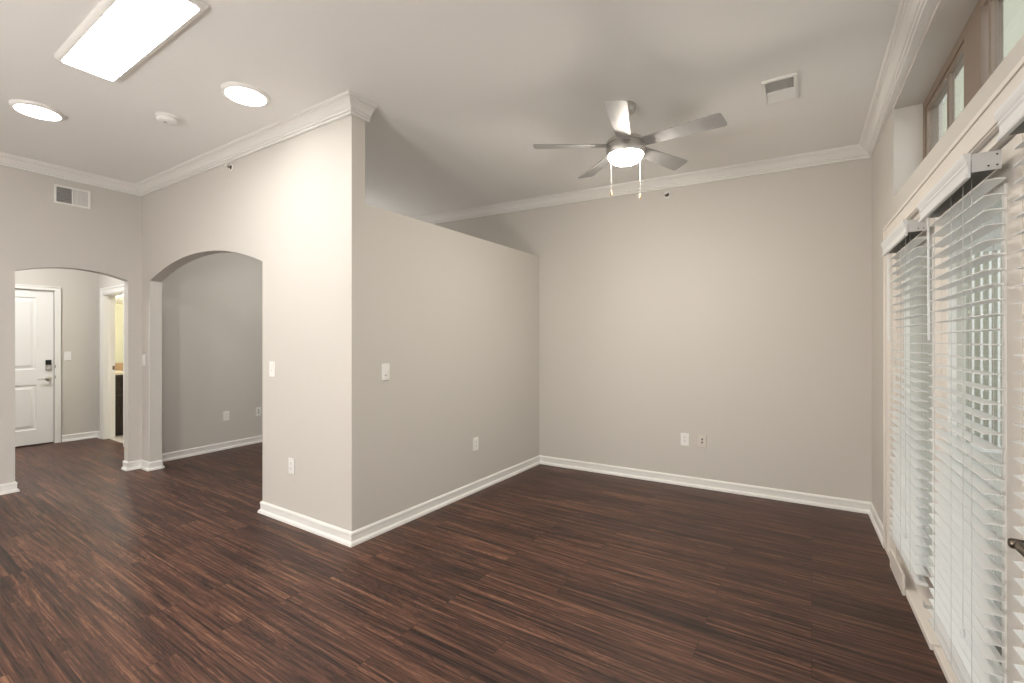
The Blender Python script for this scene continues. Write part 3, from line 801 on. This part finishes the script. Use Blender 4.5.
# ------------------------------------------------------------------ ceiling fan
FX, FY = -1.095, 3.13
FZ = ceil_z(FX, FY)
fan = thing('ceiling_fan', 'brushed nickel ceiling fan with five silver blades and lit bowl', 'ceiling fan', (FX, FY, FZ))
ZB = 2.805 - FZ                       # blade height below the ceiling
def fpart(nm, prof, m, par=fan, seg=48, **k):
    bm = bmesh.new(); lathe(bm, prof, seg); return mesh_obj(nm, bm, m, par, smooth=True, **k)
fpart('canopy', [(0, 0.004), (0.068, 0.004), (0.068, -0.030), (0.060, -0.052), (0.040, -0.066), (0.016, -0.070), (0, -0.070)], M_NICKEL)
fpart('downrod', [(0, -0.06), (0.0125, -0.06), (0.0125, ZB + 0.02), (0, ZB + 0.02)], M_NICKEL, seg=16)
fpart('motor_housing', [(0, ZB + 0.060), (0.030, ZB + 0.058), (0.060, ZB + 0.044), (0.112, ZB + 0.038), (0.130, ZB + 0.030), (0.133, ZB + 0.022), (0.133, ZB + 0.006), (0.126, ZB + 0.003), (0.126, ZB - 0.006), (0, ZB - 0.006)], M_NICKEL)
fpart('light_kit_ring', [(0, ZB - 0.007), (0.131, ZB - 0.007), (0.133, ZB - 0.012), (0.133, ZB - 0.068), (0.130, ZB - 0.073), (0.118, ZB - 0.073), (0, ZB - 0.068)], M_NICKEL)
fpart('light_bowl', [(0.118, ZB - 0.070), (0.118, ZB - 0.075), (0.110, ZB - 0.092), (0.090, ZB - 0.110), (0.058, ZB - 0.122), (0.022, ZB - 0.128), (0, ZB - 0.1285)], E_FAN)
def blade_bm():
    bm = bmesh.new()
    # outline in (radius, across): root at 0.12, tip at 0.615
    ol = [(0.095, -0.040), (0.16, -0.050), (0.34, -0.057), (0.615, -0.070), (0.632, -0.064), (0.639, -0.046), (0.651, 0.049), (0.648, 0.062), (0.634, 0.070), (0.34, 0.057), (0.16, 0.050), (0.095, 0.040)]
    pitch = math.radians(12)
    def P(p, q, o): return (p, q * math.cos(pitch) - o * math.sin(pitch), -q * math.sin(pitch) + o * math.cos(pitch))
    prism(bm, ol, P, -0.003, 0.003)
    return bm
for k in range(5):
    bm = blade_bm()
    ang = math.radians(FAN_ANG := (-76.0 + 72 * k))
    bl = mesh_obj('blade', bm, M_BLADE, fan)
    bl.matrix_local = Matrix.Translation((0, 0, ZB)) @ Matrix.Rotation(ang, 4, 'Z')
    bm = bmesh.new()
    box(bm, 0.07, 0.150, -0.022, 0.022, 0.004, 0.008)
    ir = mesh_obj('blade_bracket', bm, M_NICKEL, bl)
    ir.matrix_local = Matrix.Rotation(-math.radians(12), 4, 'X')
cr, crd = (0.8368, 0.5476), (-0.5476, 0.8368)
for r_, ln in ((-0.108, 0.265), (0.095, 0.285)):
    x, y = cr[0] * r_ - crd[0] * 0.03, cr[1] * r_ - crd[1] * 0.03
    bm = bmesh.new(); tube(bm, [(x, y, ZB - 0.06), (x, y, ZB - 0.06 - ln)], 0.0014, 6)
    ch = mesh_obj('pull_chain', bm, M_CORD, fan)
    bm = bmesh.new(); lathe(bm, [(0, 0), (0.006, -0.004), (0.008, -0.018), (0.007, -0.036), (0, -0.040)], 12, Matrix.Translation((x, y, ZB - 0.058 - ln)))
    mesh_obj('chain_fob', bm, M_WOODFOB, ch, smooth=True)

# ------------------------------------------------------------------ outside
bm = bmesh.new(); box(bm, 0.72, 12, -8, 26, -0.35, -0.15); struct('ground_outside', bm, M_CONCRETE)
bm = bmesh.new(); box(bm, 0.2, 7.5, 9.5, 10.2, -0.15, 9.0); struct('wall_outside', bm, M_STUCCO)
bm = bmesh.new()
for k in range(22):
    x = 0.80 + k * 0.088
    box(bm, x, x + 0.024, 9.20, 9.24, -0.15, 3.4)
box(bm, 0.78, 2.7, 9.18, 9.26, 3.4, 3.52); box(bm, 0.78, 2.7, 9.18, 9.26, -0.15, -0.05)
o = mesh_obj('slat_screen', bm, M_EXTWHITE); o['label'] = 'white vertical slat screen outside, glimpsed through the blinds'; o['category'] = 'screen'
bm = bmesh.new(); box(bm, 0.86, 0.96, 6.0, 6.1, -0.15, 2.30); box(bm, 0.84, 0.98, 5.98, 6.12, -0.15, 0.05); box(bm, 0.84, 0.98, 5.98, 6.12, 2.18, 2.30)
o = mesh_obj('porch_post', bm, M_EXTWHITE, bevel=0.006); o['label'] = 'white square porch post outside, glimpsed through the far blind'; o['category'] = 'post'
bm = bmesh.new(); box(bm, 0.78, 2.5, -5.0, 6.2, 2.30, 2.40); box(bm, 2.38, 2.5, -5.0, 6.2, 2.16, 2.2999); struct('roof_sky_shade', bm, M_EXTWHITE)  # added unseen roof, keeps steep sky light off the blinds
